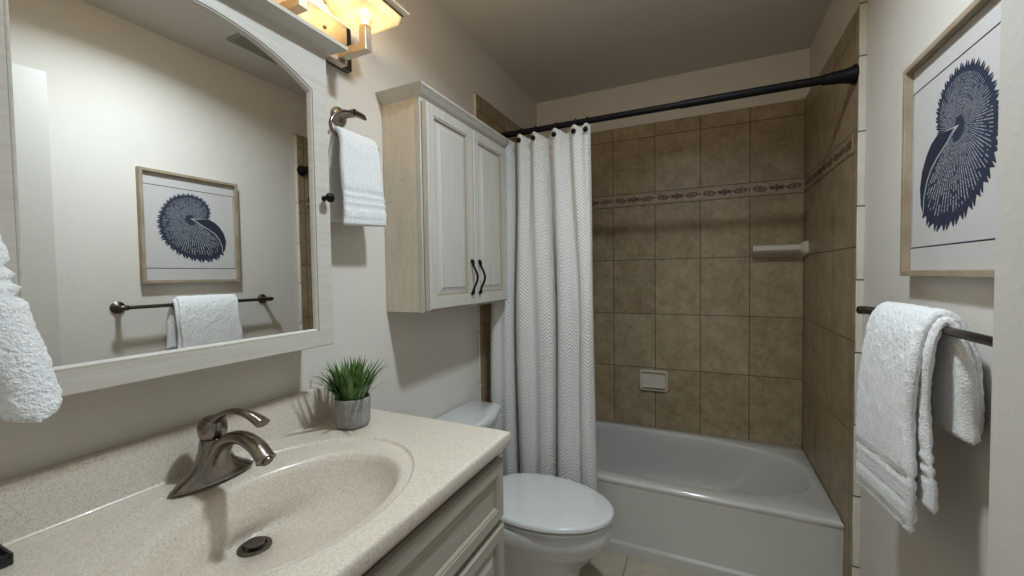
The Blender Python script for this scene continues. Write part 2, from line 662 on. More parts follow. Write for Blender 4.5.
# ceiling vent seen in the mirror
v = thing('ceiling_vent', 'square pale exhaust vent grille on the ceiling, seen in the mirror', 'vent', (1.24, 1.36, ZC))
bm = BM()
x0, x1, y0, y1 = 1.12, 1.285, 1.26, 1.52
for (a, b, c, d) in ((x0, x1, y0, y0 + 0.02), (x0, x1, y1 - 0.02, y1), (x0, x0 + 0.02, y0 + 0.02, y1 - 0.02), (x1 - 0.02, x1, y0 + 0.02, y1 - 0.02)):
    box(bm, a, b, c, d, ZC - 0.012, ZC, 0.002)
obj('vent_frame', bm, 'vent_paint', v)
bm = BM()
for k in range(6):
    xx = x0 + 0.03 + k * 0.0215
    loft(bm, [[(xx, yy, ZC - 0.003), (xx + 0.003, yy, ZC - 0.003), (xx + 0.013, yy, ZC - 0.011), (xx + 0.010, yy, ZC - 0.011)] for yy in (y0 + 0.019, y1 - 0.019)])
obj('louver', bm, 'vent_paint', v)

# recessed downlight
t = thing('recessed_downlight', 'round recessed white ceiling light above the bathroom floor', 'ceiling light', tuple(DL))
bm = BM(); lathe(bm, [(0.095, 0), (0.095, -0.004), (0.088, -0.009), (0.074, -0.006), (0.072, 0)], DL, n=40, caps=False); obj('trim_ring', bm, 'base_paint', t)
bm = BM(); lathe(bm, [(0.072, -0.001), (0.072, -0.005), (0.05, -0.007), (0.001, -0.008)], DL, n=40); obj('light_lens', bm, 'downlight_lens', t)

# ------------------------------------------------------------------ bathtub
tub = thing('bathtub', 'white alcove bathtub with a rolled rim behind the curtain', 'bathtub', (0.765, 2.27, 0))
bm = BM()
NT = 96
ox0, ox1, oy0, oy1 = 0.012, W - 0.001, YU, YB - 0.001


def rect_pt(th, x0, x1, y0, y1):
    cx, cy = (x0 + x1) / 2, (y0 + y1) / 2
    hx_, hy_ = (x1 - x0) / 2, (y1 - y0) / 2
    c, s = cos(th), sin(th)
    k = min(hx_ / abs(c) if abs(c) > 1e-9 else 1e9, hy_ / abs(s) if abs(s) > 1e-9 else 1e9)
    return cx + c * k, cy + s * k


angs = sorted(set([2 * pi * i / NT for i in range(NT)] + [atan2(s2 * (oy1 - oy0), s1 * (ox1 - ox0)) % (2 * pi) for s1 in (-1, 1) for s2 in (-1, 1)]))


def tub_loop(z, k, ix0, ix1, iy0, iy1, p):
    """superellipse opening"""
    out = []
    cx, cy = (ix0 + ix1) / 2, (iy0 + iy1) / 2
    ax, ay = (ix1 - ix0) / 2, (iy1 - iy0) / 2
    for th in angs:
        rx, ry = rect_pt(th, -ax, ax, -ay, ay)
        t2 = atan2(ry / ay, rx / ax)
        c, s = cos(t2), sin(t2)
        r = (abs(c) ** p + abs(s) ** p) ** (-1 / p)
        out.append((cx + ax * c * r, cy + ay * s * r, z))
    return out


def tub_rect(z, e=0.0, front=0.0):
    return [(x, y, z) for x, y in (rect_pt(th, ox0 + e, ox1 - e, oy0 + front, oy1 - e) for th in angs)]


loops = [tub_rect(ZR - 0.030, 0, 0.004), tub_rect(ZR - 0.020, 0, 0.0005), tub_rect(ZR - 0.013, 0, 0.0), tub_rect(ZR - 0.005, 0.0015, 0.0035), tub_rect(ZR - 0.001, 0.003, 0.009), tub_rect(ZR, 0.004, 0.016)]
loops += [tub_loop(ZR + 0.001, 0, 0.085, 1.487, 1.962, 2.596, 2.7),
          tub_loop(ZR - 0.001, 0, 0.090, 1.482, 1.967, 2.591, 2.7),
          tub_loop(ZR - 0.007, 0, 0.095, 1.477, 1.972, 2.586, 2.7),
          tub_loop(ZR - 0.020, 0, 0.099, 1.471, 1.976, 2.582, 2.7),
          tub_loop(ZR - 0.07, 0, 0.108, 1.445, 1.986, 2.573, 2.8),
          tub_loop(ZR - 0.16, 0, 0.124, 1.385, 2.004, 2.556, 2.9),
          tub_loop(0.12, 0, 0.145, 1.30, 2.030, 2.530, 3.2),
          tub_loop(0.075, 0, 0.165, 1.25, 2.055, 2.505, 3.2),
          tub_loop(0.055, 0, 0.22, 1.18, 2.11, 2.45, 3.0),
          tub_loop(0.052, 0, 0.4, 1.0, 2.2, 2.36, 2.5)]
loft(bm, loops, False, True)
# apron with a lip at the foot
prof = [(YU + 0.004, ZR - 0.030), (YU + 0.009, 0.065), (YU + 0.007, 0.058), (YU + 0.001, 0.052), (YU, 0.045), (YU, 0.0), (YU + 0.05, 0.0), (YU + 0.05, ZR - 0.030)]
loft(bm, [[(x, y, z) for y, z in prof] for x in (ox0, ox1)])
obj('tub_shell', bm, 'tub_enamel', tub, angle=50)
bm = BM(); lathe(bm, [(0.028, 0.0), (0.028, 0.003), (0.02, 0.004), (0.016, 0.001), (0.001, 0.001)], (0.36, 2.28, 0.054), n=24); obj('tub_drain', bm, 'chrome', tub)

# soap shelf and soap dish on the tile
sh = thing('ceramic_shelf', 'bone ceramic shelf with a flared end on the back tile wall near the corner', 'shelf', (1.39, YB, 1.42))
bm = BM()
prof = [(YB, 1.448), (YB - 0.080, 1.448), (YB - 0.090, 1.442), (YB - 0.091, 1.420), (YB - 0.080, 1.408), (YB - 0.02, 1.398), (YB, 1.386)]
loft(bm, [[(x, y, z) for y, z in prof] for x in (1.285, 1.50)])
obj('ledge', bm, 'bone_ceramic', sh)
for xa, xb in ((1.276, 1.286), (1.490, 1.5195)):
    bm = BM()
    small = [(YB, 1.449), (YB - 0.080, 1.449), (YB - 0.091, 1.443), (YB - 0.092, 1.419), (YB - 0.080, 1.407), (YB - 0.02, 1.397), (YB, 1.385)]
    big = [(YB, 1.462), (YB - 0.100, 1.462), (YB - 0.112, 1.456), (YB - 0.113, 1.402), (YB - 0.102, 1.393), (YB - 0.02, 1.385), (YB, 1.375)]
    if xa > 1.4:
        loft(bm, [[(xa, y, z) for y, z in small], [(xa + 0.018, y, z) for y, z in big], [(xb, y, z) for y, z in big]])
    else:
        loft(bm, [[(xa, y, z) for y, z in small], [(xb, y, z) for y, z in small]])
    obj('end_bracket', bm, 'bone_ceramic', sh)

sd = thing('soap_dish', 'small square bone ceramic soap dish set in the back tile wall above the tub', 'soap dish', (0.758, YB, 0.645))


def rr_loop(y, cx, cz, hx_, hz, r, n=6):
    out = []
    for (sx, sz, a0) in ((1, 1, 0), (-1, 1, pi / 2), (-1, -1, pi), (1, -1, 1.5 * pi)):
        for k in range(n + 1):
            a = a0 + k * pi / 2 / n
            out.append((cx + sx * (hx_ - r) + r * cos(a), y, cz + sz * (hz - r) + r * sin(a)))
    return out


bm = BM()
loft(bm, [rr_loop(YB, .758, .645, .083, .063, .014), rr_loop(YB - .012, .758, .645, .083, .063, .014), rr_loop(YB - .019, .758, .645, .079, .059, .014),
          rr_loop(YB - .019, .758, .645, .074, .054, .012), rr_loop(YB - .015, .758, .645, .071, .051, .010), rr_loop(YB - .002, .758, .645, .067, .047, .008)])
obj('dish', bm, 'bone_ceramic', sd)
bm = BM()
prof = [(YB - .003, .600), (YB - .022, .600), (YB - .030, .604), (YB - .032, .610), (YB - .028, .613), (YB - .020, .608), (YB - .003, .607)]
loft(bm, [[(x, y, z) for y, z in prof] for x in (.692, .824)])
obj('dish_lip', bm, 'bone_ceramic', sd)

# ------------------------------------------------------------------ curtain rod, rings, curtain
RY, RZ = 1.835, 1.992
rod = thing('curtain_rod', 'black tension rod across the tub alcove with a flared end cap', 'curtain rod', (0.76, RY, RZ))
bm = BM(); tube(bm, [(0.95, RY, RZ), (1.44, RY, RZ)], 0.0155, 20); tube(bm, [(0.06, RY, RZ), (0.95, RY, RZ)], 0.0135, 20); obj('rod_tube', bm, 'black_metal', rod)
for x0_, s in ((W - 0.0005, -1), (0.0105, 1)):
    bm = BM()
    pr = [(0.033, 0), (0.033, 0.008), (0.028, 0.016), (0.0225, 0.04), (0.0205, 0.075), (0.0195, 0.078), (0.0185, 0.095), (0.0165, 0.097)]
    lathe(bm, pr, (x0_, RY, RZ), 'x' if s == 1 else '-x', 28)
    obj('end_flange', bm, 'black_metal', rod)

ZCB = 0.115
RINGS = [0.158, 0.245, 0.318, 0.420, 0.512, 0.566]
NU, NV = 280, 70
FOLD_LOW = [(.060, .012), (.072, -.020), (.100, -.036), (.135, -.026), (.165, -.034), (.188, -.012), (.194, .036), (.202, .044), (.208, .030), (.214, -.015), (.240, -.040), (.275, -.036), (.305, -.022), (.340, -.038),
            (.375, -.034), (.393, -.008), (.398, .034), (.406, .044), (.413, .030), (.419, -.014), (.445, -.041), (.485, -.038), (.512, -.016), (.528, -.010), (.545, -.030), (.572, -.036), (.590, -.012), (.588, .012)]
FOLD_TOP = [(.128, .010), (.132, -.014), (.147, -.028), (.165, -.030), (.182, -.022), (.196, .006), (.206, .024), (.214, .018), (.224, -.010), (.240, -.030), (.258, -.028), (.285, .004), (.305, -.018), (.322, -.030),
            (.345, -.010), (.364, .016), (.372, .026), (.384, .016), (.400, -.014), (.420, -.032), (.440, -.026), (.465, .002), (.482, .004), (.500, -.024), (.515, -.032), (.540, -.018), (.566, -.028), (.580, -.006)]
lowS = spline([(x, y, 0) for x, y in FOLD_LOW], NU)
topS = spline([(x, y, 0) for x, y in FOLD_TOP], NU)


def curtain_pt(i, h):
    """i across the cloth, h 0 at the hem of the rod .. 1 at the floor"""
    k = min(1.0, h * 1.9)
    k = k * k * (3 - 2 * k)
    p = topS[i].lerp(lowS[i], k)
    s_ = i / NU
    x = p.x + 0.006 * sin(5.0 * h + 9 * s_) * k
    y = RY + p.y * (1.0 + 0.15 * h) + 0.004 * sin(7 * h + 21 * s_) * k
    return x, min(y, 1.893)


bm = BM()
uvl = bm.loops.layers.uv.new('UVMap')
grid, ulen = [], [0.0]
for i in range(1, NU + 1):
    ulen.append(ulen[-1] + (lowS[i] - lowS[i - 1]).length)
for j in range(NV + 1):
    row = []
    t = (j / NV) ** 1.4
    for i in range(NU + 1):
        x, y = curtain_pt(i, t)
        dr_ = min(abs(x - r_) for r_ in RINGS)
        sag = min(0.026, 0.55 * max(0.0, dr_ - 0.004)) * max(0.0, 1 - t * 9)
        row.append(bm.verts.new((x, y, 1.974 - (1.974 - ZCB) * t - sag)))
    grid.append(row)
for j in range(NV):
    for i in range(NU):
        f = bm.faces.new((grid[j][i], grid[j + 1][i], grid[j + 1][i + 1], grid[j][i + 1]))
        for lp, (a, b) in zip(f.loops, ((i, j), (i, j + 1), (i + 1, j + 1), (i + 1, j))):
            lp[uvl].uv = (ulen[a], grid[b][a].co.z)
cur = obj('shower_curtain', bm, 'curtain', angle=180)
sm = cur.modifiers.new('solid', 'SOLIDIFY'); sm.thickness = 0.0018
rebase(cur, (0.32, RY, ZCB))
tag(cur, 'white chevron-weave shower curtain bunched at the left of the tub', 'shower curtain')

ring_x = RINGS


def make_ring(x):
    r = thing('curtain_ring', '', 'curtain ring', (x, RY, RZ), 'black curtain rings on the rod')
    bm = BM()
    pts = []
    for k in range(25):
        a = 2 * pi * k / 24
        pts.append((x, RY + 0.021 * sin(a), RZ - 0.008 + 0.026 * cos(a)))
    tube(bm, pts, 0.0022, 8, caps=False)
    for k in (-1, 1):
        tube(bm, [(x + k * 0.004, RY - 0.02, RZ - 0.012), (x + k * 0.004, RY - 0.028, RZ - 0.03), (x + k * 0.002, RY - 0.034, RZ - 0.042)], 0.0016, 6)
    obj('hook', bm, 'black_metal', r)
    bm = BM()
    lathe(bm, [(0.001, -0.007), (0.007, -0.006), (0.0115, -0.001), (0.0115, 0.003), (0.007, 0.007), (0.001, 0.008)], (x, RY - 0.040, RZ - 0.048), 'y', 16)
    obj('bead', bm, 'black_metal', r)
    return r


first = make_ring(ring_x[0])
ring_labels = ['black curtain ring nearest the wall cabinet, half hidden by its crown', 'second black curtain ring from the wall cabinet',
               'third black curtain ring from the wall cabinet', 'third black curtain ring from the open edge of the curtain',
               'black curtain ring second from the open edge of the curtain', 'black curtain ring at the open edge of the curtain, over the tub']
for x, lab in zip(ring_x, ring_labels):
    if x == ring_x[0]:
        first['label'] = lab
        continue
    c = first.copy(); COL.objects.link(c); c.location = (x, RY, RZ); c['label'] = lab
    WORLD[c.name] = Vector((x, RY, RZ))
    for ch in first.children:
        d = ch.copy(); COL.objects.link(d); d.parent = c

# ------------------------------------------------------------------ toilet
TY = 1.50
toi = thing('toilet', 'white toilet with closed elongated lid between vanity and tub', 'toilet', (0.4, TY, 0))


def egg(z, xb, xf, hw, n=56, p=2.3, taper=0.12):
    """outline: flat-ish back at xb, round front at xf"""
    out = []
    cx, ax = (xb + xf) / 2, (xf - xb) / 2
    for k in range(n):
        a = 2 * pi * k / n
        c, s = cos(a), sin(a)
        pp = 2.0 if c > 0 else p
        r = (abs(c) ** pp + abs(s) ** pp) ** (-1 / pp)
        x = cx + ax * c * r
        w = hw * (1 - taper * c * 0.5)
        out.append((x, TY + w * s * r, z))
    return out


bm = BM()
loft(bm, [egg(0.0, 0.10, 0.60, 0.115), egg(0.012, 0.095, 0.605, 0.118), egg(0.03, 0.10, 0.595, 0.110), egg(0.14, 0.11, 0.600, 0.108), egg(0.20, 0.11, 0.625, 0.124),
          egg(0.26, 0.10, 0.680, 0.155), egg(0.30, 0.10, 0.716, 0.176), egg(0.33, 0.10, 0.728, 0.184), egg(0.372, 0.10, 0.731, 0.186), egg(0.382, 0.105, 0.726, 0.182)])
obj('bowl', bm, 'porcelain', toi, angle=60)
bm = BM()
loft(bm, [egg(0.383, 0.215, 0.724, 0.180), egg(0.386, 0.21, 0.730, 0.185), egg(0.394, 0.21, 0.730, 0.185), egg(0.397, 0.215, 0.724, 0.180)])
obj('seat', bm, 'porcelain', toi, angle=60)
bm = BM()
loft(bm, [egg(0.4045, 0.215, 0.731, 0.183), egg(0.407, 0.21, 0.738, 0.189), egg(0.418, 0.21, 0.738, 0.189), egg(0.4225, 0.213, 0.734, 0.185), egg(0.4245, 0.220, 0.725, 0.177), egg(0.4258, 0.26, 0.68, 0.14), egg(0.4265, 0.36, 0.56, 0.06)])
for s in (-1, 1):
    box(bm, 0.195, 0.225, TY + s * 0.075 - 0.02, TY + s * 0.075 + 0.02, 0.384, 0.418, 0.006)
obj('lid', bm, 'porcelain', toi, angle=60)


def tank_loop(z, x0_, x1_, hw, bow, r=0.03, n=8):
    """rounded rectangle with a bowed front"""
    out = []
    m = 14
    for k in range(m + 1):                     # front, from -y to +y
        t = -1 + 2 * k / m
        y = t * (hw - r)
        out.append((x1_ - bow * t * t, TY + y, z))
    for k in range(1, n):
        a = k / n * pi / 2
        out.append((x1_ - bow - r + r * cos(a), TY + hw - r + r * sin(a), z))
    out.append((x1_ - bow - r, TY + hw, z))
    out.append((x0_, TY + hw, z))
    out.append((x0_, TY - hw, z))
    out.append((x1_ - bow - r, TY - hw, z))
    for k in range(1, n):
        a = pi / 2 - k / n * pi / 2
        out.append((x1_ - bow - r + r * cos(a), TY - hw + r - r * sin(a), z))
    return out


bm = BM()
loft(bm, [tank_loop(0.375, 0.03, 0.185, 0.165, 0.02), tank_loop(0.40, 0.02, 0.195, 0.180, 0.025), tank_loop(0.55, 0.015, 0.203, 0.190, 0.028), tank_loop(0.673, 0.012, 0.208, 0.196, 0.03)])
obj('tank', bm, 'porcelain', toi, angle=45)
bm = BM()
loft(bm, [tank_loop(0.675, 0.01, 0.214, 0.202, 0.032), tank_loop(0.678, 0.008, 0.220, 0.207, 0.034), tank_loop(0.696, 0.008, 0.222, 0.209, 0.034), tank_loop(0.704, 0.01, 0.217, 0.204, 0.034), tank_loop(0.708, 0.02, 0.205, 0.193, 0.034)])
obj('tank_lid', bm, 'porcelain', toi, angle=50)
bm = BM()
lathe(bm, [(0.012, 0), (0.012, 0.008), (0.007, 0.010), (0.007, 0.018)], (0.192, TY - 0.14, 0.63), 'x', 16)
tube(bm, spline([(0.206, TY - 0.14, 0.63), (0.212, TY - 0.11, 0.627), (0.212, TY - 0.07, 0.62)], 8), [0.007, 0.0065, 0.006, 0.006, 0.006, 0.006, 0.0065, 0.007, 0.006], 10)
obj('flush_lever', bm, 'chrome', toi)
bm = BM()
box(bm, 0.06, 0.24, TY - 0.11, TY + 0.11, 0.28, 0.39, 0.03, 4)
obj('tank_base', bm, 'porcelain', toi)

# ------------------------------------------------------------------ vanity cabinet
VY0, VY1, VZ = 0.045, 0.975, 0.852
van = thing('vanity_cabinet', 'antique cream vanity cabinet with drawer front under the counter', 'cabinet', (0.27, 0.51, 0))
bm = BM()
box(bm, 0.002, 0.530, VY0, VY0 + 0.016, 0.09, VZ - 0.002, 0.001, 1)
box(bm, 0.002, 0.530, VY1 - 0.016, VY1, 0.09, VZ - 0.002, 0.001, 1)
box(bm, 0.002, 0.014, VY0 + 0.016, VY1 - 0.016, 0.09, VZ - 0.002)
box(bm, 0.014, 0.530, VY0 + 0.016, VY1 - 0.016, 0.09, 0.106)
box(bm, 0.01, 0.47, VY0 + 0.01, VY1 - 0.004, 0.0, 0.09)
obj('body', bm, 'cream_side', van)
fx = 0.534
bm = BM()
for (a, b, c, d) in ((VY0, VY0 + 0.04, 0.09, VZ - .002), (VY1 - 0.012, VY1, 0.09, VZ - .002), (VY0 + .04, VY1 - .012, 0.825, VZ - .002), (VY0 + .04, VY1 - .012, 0.645, 0.662), (VY0 + .04, VY1 - .012, 0.09, 0.115)):
    box(bm, fx - 0.004, fx + 0.004, a, b, c, d, 0.001, 1)
obj('face_frame', bm, 'taupe_along_shaded', van)


def panel(name, y0, y1, z0, z1, x, parent, mat, stile=0.045, raised=True, th=0.019):
    bm = BM()
    st = [(0.0, x, 0), (0.0, x + th - 0.005, 0), (0.002, x + th - 0.003, 1), (0.0035, x + th - 0.003, 1), (0.006, x + th, 0),
          (stile - 0.010, x + th, 0), (stile - 0.008, x + th - 0.002, 1), (stile - 0.004, x + th - 0.003, 0), (stile, x + th - 0.009, 1)]
    if raised:
        st += [(stile + 0.005, x + th - 0.009, 1), (stile + 0.026, x + th - 0.002, 0), (stile + 0.028, x + th - 0.0005, 0)]
    else:
        st += [(stile + 0.004, x + th - 0.009, 1)]
    front_panel(bm, y0, y1, z0, z1, st)
    return obj(name, bm, [mat, 'groove'], parent, angle=25)


panel('drawer_front', 0.10, 0.968, 0.664, 0.823, fx + 0.003, van, 'taupe_along_shaded', 0.042, False)
mid = (0.10 + 0.968) / 2
for y0, y1, hs in ((0.10, mid - 0.002, mid - 0.03), (mid + 0.002, 0.968, mid + 0.03)):
    dpan = panel('cabinet_door', y0, y1, 0.105, 0.650, fx + 0.003, van, 'taupe_along_shaded', 0.045, True)


def wave_pull(name, x, y, z0, z1, parent, mat='black_metal'):
    """S-shaped bar pull standing vertical on a face at x"""
    bm = BM()
    zc, h = (z0 + z1) / 2, (z1 - z0) / 2
    pts = [(x + 0.001, y, z1), (x + 0.008, y, z1 - h * 0.12), (x + 0.012, y + 0.001, z1 - h * 0.38), (x + 0.022, y + 0.003, zc + h * 0.30), (x + 0.027, y + 0.004, zc),
           (x + 0.022, y + 0.003, zc - h * 0.32), (x + 0.012, y + 0.001, z0 + h * 0.38), (x + 0.008, y, z0 + h * 0.12), (x + 0.001, y, z0)]
    sp_ = spline(pts, 40)
    rr = []
    for k in range(41):
        t = abs(k / 20 - 1)
        rr.append(0.0046 + 0.0034 * max(0, 1 - abs(t - 0.78) / 0.22) - (0.0012 if t > 0.97 else 0))
    tube(bm, sp_, rr, 10)
    return obj(name, bm, mat, parent)


wave_pull('door_pull', fx + 0.022, mid - 0.028, 0.46, 0.59, van.children[-2])
wave_pull('door_pull', fx + 0.022, mid + 0.028, 0.46, 0.59, [c for c in van.children if c.name.startswith('cabinet_door')][-1])

# ------------------------------------------------------------------ countertop with integral basin
top = thing('countertop', 'speckled beige countertop with moulded oval basin and backsplash', 'countertop', (0.29, 0.52, VZ))
ZK = 0.8896
CX_, CY_ = 0.305, 0.527
kx0, kx1, ky0, ky1 = 0.0015, 0.568, 0.025, 0.9885
hw_, hh_ = kx1 - CX_, ky1 - CY_
corner_a = [atan2(y - CY_, x - CX_) % (2 * pi) for x in (kx0, kx1) for y in (ky0, ky1)]
KA = sorted(set([2 * pi * i / 120 for i in range(120)] + corner_a))


def k_rect(z, e):
    out = []
    for th in KA:
        c, s = cos(th), sin(th)
        kk = 1e9
        if c > 1e-9: kk = min(kk, (kx1 - e - CX_) / c)
        if c < -1e-9: kk = min(kk, (kx0 - CX_) / c)
        if s > 1e-9: kk = min(kk, (ky1 - e - CY_) / s)
        if s < -1e-9: kk = min(kk, (ky0 - CY_) / s)
        out.append((CX_ + c * kk, CY_ + s * kk, z))
    return out


def k_ell(z, ax, ay, cx=None, cy=None):
    cx = CX_ if cx is None else cx
    cy = CY_ if cy is None else cy
    out = []
    for th in KA:
        t2 = atan2(sin(th) / ay, cos(th) / ax)
        out.append((cx + ax * cos(t2), cy + ay * sin(t2), z))
    return out


bm = BM()
loops = [k_rect(ZK - 0.038, 0.010), k_rect(ZK - 0.036, 0.003), k_rect(ZK - 0.030, 0.0), k_rect(ZK - 0.008, 0.0), k_rect(ZK - 0.003, 0.0015), k_rect(ZK - 0.0008, 0.004), k_rect(ZK, 0.008), k_rect(ZK, 0.013),
         k_ell(ZK, 0.2260, 0.2875, 0.2945), k_ell(ZK, 0.2225, 0.284, 0.2945), k_ell(ZK - 0.0025, 0.2208, 0.2822, 0.2945), k_ell(ZK - 0.0055, 0.2185, 0.280, 0.2945), k_ell(ZK - 0.0060, 0.214, 0.275, 0.2955),
         k_ell(ZK - 0.0085, 0.176, 0.239, 0.320), k_ell(ZK - 0.0105, 0.169, 0.231, 0.322), k_ell(ZK - 0.015, 0.164, 0.225, 0.323), k_ell(ZK - 0.030, 0.1585, 0.218, 0.323),
         k_ell(ZK - 0.060, 0.146, 0.202, 0.318), 
k_ell(ZK - 0.085, 0.126, 0.175, 0.305), k_ell(ZK - 0.112, 0.098, 0.132, 0.268), k_ell(ZK - 0.126, 0.062, 0.080, 0.228, 0.525),
         k_ell(ZK - 0.131, 0.033, 0.034, 0.203, 0.523), k_ell(ZK - 0.134, 0.029, 0.029, 0.203, 0.523)]
loft(bm, loops, False, True)
obj('counter', bm, 'marble', top, angle=60)
bm = BM()
prof = [(0.0015, ZK - 0.001), (0.0015, 0.985), (0.008, 0.9885), (0.024, 0.9885), (0.029, 0.986), (0.0305, 0.981), (0.0305, 0.897), (0.0325, 0.8915), (0.036, ZK + 0.0004), (0.036, ZK - 0.001)]
extrude_y(bm, prof, ky0, ky1 - 0.002)
obj('backsplash', bm, 'marble', top, angle=50)
DC = Vector((0.203, 0.523, ZK - 0.133))
bm = BM()
lathe(bm, [(0.031, 0.000), (0.031, 0.004), (0.027, 0.006), (0.022, 0.005), (0.020, -0.001), (0.001, -0.001)], DC, n=32)
dr = obj('drain', bm, 'dark_steel', top)
bm = BM()
lathe(bm, [(0.006, 0.0), (0.006, 0.006), (0.0165, 0.007), (0.0185, 0.010), (0.017, 0.013), (0.010, 0.0145), (0.001, 0.015)], DC, n=28)
obj('stopper', bm, 'dark_steel', dr)

# ------------------------------------------------------------------ faucet
FX, FY = 0.100, 0.508
fa = thing('faucet', 'brushed nickel single-lever faucet with an arched spout behind the basin', 'faucet', (FX, FY, ZK))
bm = BM()
# swept base: oval foot rising into the column (wings taper up towards the middle)
nA = 48


def foot(z, ax, ay, cx=FX, cy=FY, p=2.0):
    return [(cx + ax * cos(2 * pi * k / nA), cy + ay * sin(2 * pi * k / nA), z) for k in range(nA)]


loft(bm, [foot(ZK, 0.031, 0.080), foot(ZK + 0.003, 0.0315, 0.081), foot(ZK + 0.006, 0.029, 0.077), foot(ZK + 0.012, 0.0275, 0.070), foot(ZK + 0.020, 0.027, 0.056),
          foot(ZK + 0.032, 0.0262, 0.042, FX, FY), foot(ZK + 0.048, 0.0255, 0.032), foot(ZK + 0.068, 0.0245, 0.0265), foot(ZK + 0.084, 0.0235, 0.0240), foot(ZK + 0.087, 0.0215, 0.022)])
obj('body', bm, 'nickel', fa, angle=60)
bm = BM()
pts = spline([(FX + 0.004, FY, ZK + 0.018), (FX + 0.022, FY, ZK + 0.058), (FX + 0.055, FY, ZK + 0.090), (FX + 0.098, FY, ZK + 0.101), (FX + 0.140, FY, ZK + 0.092), (FX + 0.170, FY, ZK + 0.070)], 30)
tube(bm, pts, [0.024 - 0.007 * min(1, k / 18) + 0.001 * max(0, (k - 20) / 10) for k in range(31)], 24, flat=0.72)
e = pts[-1]; d = (pts[-1] - pts[-2]).normalized()
tube(bm, [e - d * 0.001, e + d * 0.0015, e + d * 0.003], [0.0190, 0.0200, 0.0185], 24, flat=0.75)
obj('spout', bm, 'nickel', fa, angle=60)
bm = BM()
tube(bm, [e + d * 0.001, e + d * 0.008], [0.011, 0.0105], 18)
obj('aerator', bm, 'dark_steel', fa)
bm = BM()
lathe(bm, [(0.0215, 0.0875), (0.0245, 0.090), (0.0265, 0.100), (0.0265, 0.112), (0.023, 0.124), (0.014, 0.131), (0.001, 0.133)], (FX, FY, ZK), n=30)
pts = spline([(FX + 0.000, FY, ZK + 0.110), (FX + 0.030, FY, ZK + 0.136), (FX + 0.075, FY, ZK + 0.152), (FX + 0.125, FY, ZK + 0.151), (FX + 0.165, FY, ZK + 0.140)], 24)
tube(bm, pts, [0.017 - 0.0075 * min(1, k / 12) + 0.005 * max(0, (k - 14) / 10) for k in range(25)], 18, flat=0.6)
obj('lever_handle', bm, 'nickel', fa, angle=60)
bm = BM()
tube(bm, [(FX - 0.038, FY, ZK + 0.004), (FX - 0.038, FY, ZK + 0.060)], 0.0028, 10)
lathe(bm, [(0.001, 0.058), (0.006, 0.060), (0.0065, 0.066), (0.004, 0.071), (0.001, 0.072)], (FX - 0.038, FY, ZK), n=14)
obj('lift_rod', bm, 'nickel', fa)

# ------------------------------------------------------------------ plant
PX, PY = 0.138, 0.852
pl = thing('potted_grass', 'small green grass plant in a ribbed grey pot on the counter', 'plant', (PX, PY, ZK))
bm = BM()
nP = 72


def pot_loop(r, z, rib):
    return [(PX + (r + (rib if k % 3 == 0 else 0)) * cos(2 * pi * k / nP), PY + (r + (rib if k % 3 == 0 else 0)) * sin(2 * pi * k / nP), ZK + z) for k in range(nP)]


loft(bm, [pot_loop(0.034, 0.0, 0), pot_loop(0.041, 0.003, 0), pot_loop(0.0455, 0.012, 0.0008), pot_loop(0.0475, 0.035, -0.0022), pot_loop(0.0485, 0.074, -0.0022), pot_loop(0.049, 0.080, 0), pot_loop(0.048, 0.083, 0), pot_loop(0.045, 0.083, 0), pot_loop(0.044, 0.070, 0)])
obj('pot', bm, 'pot_concrete', pl, angle=60)
bm = BM()
lathe(bm, [(0.0445, 0.064), (0.0445, 0.071), (0.03, 0.075), (0.001, 0.076)], (PX, PY, ZK), n=28)
obj('soil', bm, 'soil', pl)
bm = BM()
rnd = random.Random(3)
for k in range(150):
    a = rnd.uniform(0, 2 * pi)
    r0 = 0.038 * sqrt(rnd.random())
    tilt = (r0 / 0.038) ** 1.3 * rnd.uniform(0.25, 0.80) + rnd.uniform(0, 0.12)
    ln = rnd.uniform(0.085, 0.125) * (1.0 if tilt < 0.6 else 1.05)
    if k % 9 == 0:
        tilt = rnd.uniform(0.8, 1.15); ln *= 1.12; r0 = 0.038
    a2 = a + rnd.uniform(-0.5, 0.5)
    base = Vector((PX + r0 * cos(a), PY + r0 * sin(a), ZK + 0.072))
    wv = Vector((-sin(a2), cos(a2), 0))
    wid = rnd.uniform(0.0032, 0.0052)
    prev = None
    th = tilt * 0.45
    p = base.copy()
    segs = 6
    for j in range(segs + 1):
        t = j / segs
        w = wid * (1 - t ** 2.2) * (0.75 + 0.5 * min(1, t * 3)) + 0.0002
        dirv = Vector((cos(a2) * sin(th), sin(a2) * sin(th), cos(th)))
        nr = wv.cross(dirv) * (0.0009 * (1 - t))
        row = [p - wv * w, p - nr, p + wv * w]
        row = [bm.verts.new((max(q_.x, 0.004) if q_.z > 0.992 else max(q_.x, 0.035), q_.y, max(q_.z, ZK + 0.03))) for q_ in row]
        if prev:
            for m_ in range(2):
                bm.faces.new((prev[m_], prev[m_ + 1], row[m_ + 1], row[m_]))
        prev = row
        p = p + dirv * (ln / segs)
        th += tilt * 1.1 / segs
obj('foliage', bm, 'leaf', pl, angle=180)

